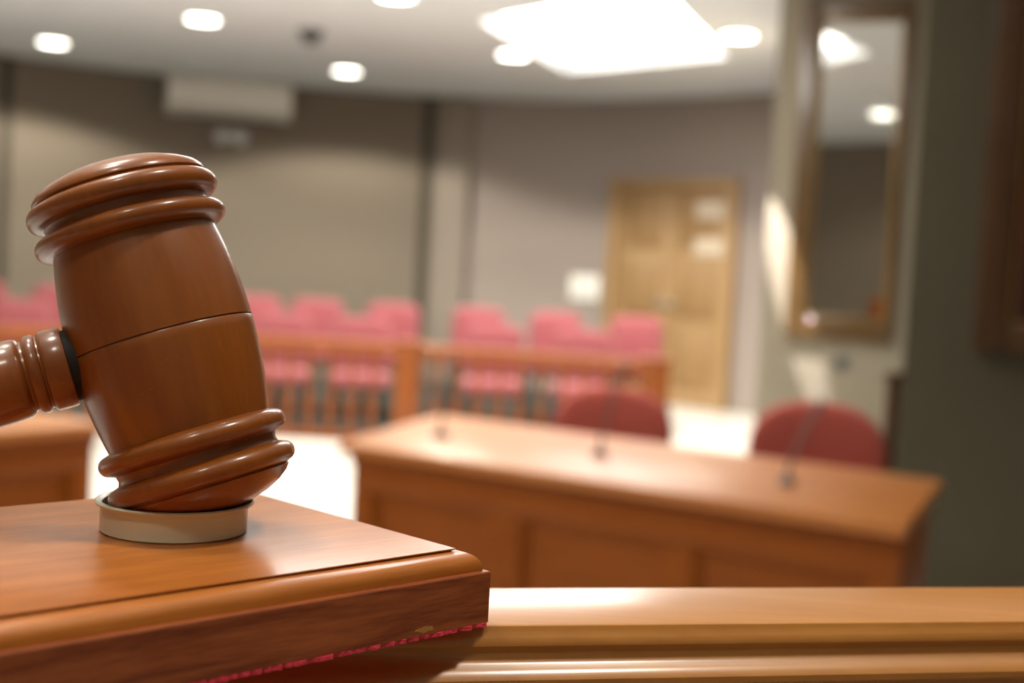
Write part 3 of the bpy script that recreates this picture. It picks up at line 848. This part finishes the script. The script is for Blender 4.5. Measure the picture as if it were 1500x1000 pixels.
def door_paper(px, py, w, h, label):
    v_ = at_plane(px, py, mid + dn * 0.026, dn)
    o_ = box('taped_notice', (0, 0, 0), (w, 0.004, h), M_NOTE, bevel=0.001)
    o_.location = v_; o_.rotation_euler = (0, 0, dh)
    tag(o_, label, 'notice', 'papers on the oak door')
door_paper(1040, 307, 0.34, 0.17, 'white paper taped at the top of the oak door leaf')
door_paper(1038, 362, 0.36, 0.18, 'white paper taped on the oak door below the top one')
# white notice on wall
p_, h_ = back_at(857, 420)
v_ = at_plane(857, 421, p_, Vector((math.sin(h_), -math.cos(h_), 0)))
t = tag(empty('wall_plate', (v_.x + 0.015 * math.sin(h_), v_.y - 0.015 * math.cos(h_), v_.z), h_), 'white rectangular wall plate beside the oak door', 'wall plate')
box('plate', (0, 0, 0), (0.35, 0.016, 0.27), M_PAPER, t, bevel=0.006)
box('switch_rocker', (0, -0.010, 0), (0.13, 0.012, 0.13), M_WHITE, t, bevel=0.004)

# air conditioner under the ceiling
pA, hA = back_at(335, 145)
nA = Vector((math.sin(hA), -math.cos(hA), 0))
cA = pA + nA * 0.27
t = tag(empty('air_conditioner', (cA.x, cA.y, CEIL - 0.455), hA), 'white split air conditioner mounted high on the curved wall', 'air conditioner')
acw = 1.33
bm = bmesh.new()
prof_ac = [(0.15, 0.04), (0.06, 0.04), (-0.05, 0.06), (-0.13, 0.11), (-0.155, 0.17), (-0.155, 0.42), (-0.13, 0.445), (0.15, 0.445)]
A_ = [bm.verts.new((-acw / 2, y_, z_)) for y_, z_ in prof_ac]; B_ = [bm.verts.new((acw / 2, y_, z_)) for y_, z_ in prof_ac]
for i in range(len(prof_ac)):
    j = (i + 1) % len(prof_ac); bm.faces.new((A_[i], A_[j], B_[j], B_[i]))
bm.faces.new(A_); bm.faces.new(B_[::-1])
bmesh.ops.bevel(bm, geom=bm.edges[:], offset=0.008, segments=2, affect='EDGES')
from_bm('body', bm, M_WHITE, t)
box('front_cover', (0, -0.16, 0.30), (acw - 0.06, 0.012, 0.24), M_WHITE, t, bevel=0.005)
box('louvre', (0, -0.098, 0.068), (acw - 0.16, 0.10, 0.01), M_PALEG, t, bevel=0.003).rotation_euler = (R(0), 0, 0)
for k in range(5):
    box('intake_slat', (0, -0.06 + 0.045 * k, 0.449), (acw - 0.12, 0.022, 0.008), M_PALEG, t, bevel=0.002)
# twin emergency light
pE, hE = back_at(337, 198)
vE = at_plane(337, 200, pE, Vector((math.sin(hE), -math.cos(hE), 0)))
nE = Vector((math.sin(hE), -math.cos(hE), 0)); vE = vE + nE * 0.04
t = tag(empty('emergency_light', vE, hE), 'grey twin-head emergency light on the wall under the air conditioner', 'emergency light')
box('housing', (0, 0, 0), (0.22, 0.07, 0.09), M_PALEG, t, bevel=0.01)
for sx in (-1, 1):
    lathe('lamp_head', [(0, 0), (0.04, 0.0), (0.055, 0.02), (0.075, 0.07), (0.078, 0.085), (0.07, 0.085), (0.06, 0.07), (0, 0.06)], M_PALEG, t, n=24, xf=Matrix.Translation((sx * 0.115, -0.045, -0.005)) @ Matrix.Rotation(R(100), 4, 'X') @ Matrix.Rotation(R(sx * -10), 4, 'Y'))
# dark ceiling dome
v = at_z(456, 45, CEIL)
t = tag(empty('dome_camera', (v.x, v.y, CEIL)), 'dark round dome camera on the white ceiling', 'camera')
lathe('base_ring', [(0, 0), (0.11, 0), (0.112, -0.02), (0.10, -0.035), (0.085, -0.037), (0, -0.037)], M_GREY, t, n=32)
lathe('dome', [(0.085, -0.037), (0.082, -0.06), (0.068, -0.085), (0.042, -0.104), (0, -0.112)], M_BLACK, t, n=32)

# ------------------------------------------------------------------ framed mirror and painting on the right-hand walls
def framed(name, px0, px1, py_bot, z_top, plane0, label, cat, mats, fw, depth, inner, tilt=0.0):
    a = at_plane(px0, py_bot, plane0, WA_N); b2 = at_plane(px1, py_bot, plane0, WA_N)
    w = (b2 - a).dot(WA_E); zb = (a.z + b2.z) / 2
    h = z_top - zb
    c = (a + b2) / 2; c.z = zb
    c = c + WA_N * 0.002
    t = tag(empty(name, c, -WA_ANG), label, cat)
    wl, wr, wb = fw
    y = -depth / 2
    def bar_(nm, cx_, cz_, sx_, sz_, m_=mats[0]):
        o_ = box(nm, (cx_, y, cz_), (sx_, depth, sz_), m_, t, bevel=0.010, seg=3)
        return o_
    bar_('frame_side', -w / 2 + wl / 2, h / 2, wl, h)
    bar_('frame_side', w / 2 - wr / 2, h / 2, wr, h)
    bar_('frame_rail', (wl - wr) / 2, wb / 2, w - wl - wr, wb)
    bar_('frame_rail', (wl - wr) / 2, h - wb / 2, w - wl - wr, wb)
    iw = w - wl - wr; ic = (wl - wr) / 2
    g_ = 0.014
    for cx_, cz_, sx_, sz_ in ((ic - iw / 2 + g_ / 2, h / 2, g_, h - 2 * wb), (ic + iw / 2 - g_ / 2, h / 2, g_, h - 2 * wb), (ic, wb + g_ / 2, iw - 2 * g_, g_), (ic, h - wb - g_ / 2, iw - 2 * g_, g_)):
        box('slip', (cx_, -depth * 0.35, cz_), (sx_, depth * 0.6, sz_), mats[1], t, bevel=0.003)
    box('glass' if cat == 'mirror' else 'canvas', (ic, -depth * 0.22, h / 2), (iw, 0.006, h - 2 * wb), inner, t)
    return t
framed('wall_mirror', 1148, 1306, 499, 3.05, WA0, 'tall framed mirror on the taupe wall reflecting the ceiling lights', 'mirror', (M_FRAME, M_GILT), (0.115, 0.045, 0.13), 0.045, M_MIRROR)
framed('framed_painting', 1424, 1720, 522, 2.75, WB0, 'large dark-framed painting with dark red canvas on the near wall', 'painting', (M_FRAMED, M_GILT), (0.14, 0.14, 0.12), 0.05, M_PAINT)
# small round thing under the mirror
v = at_plane(1232, 532, WA0, WA_N)
t = tag(empty('wall_socket', v, -WA_ANG), 'small round grey socket on the wall under the mirror', 'socket')
lathe('face', [(0, 0), (0.045, 0), (0.045, 0.008), (0.036, 0.014), (0.03, 0.009), (0, 0.009)], M_GREY, t, n=28, xf=Matrix.Rotation(R(90), 4, 'X'))
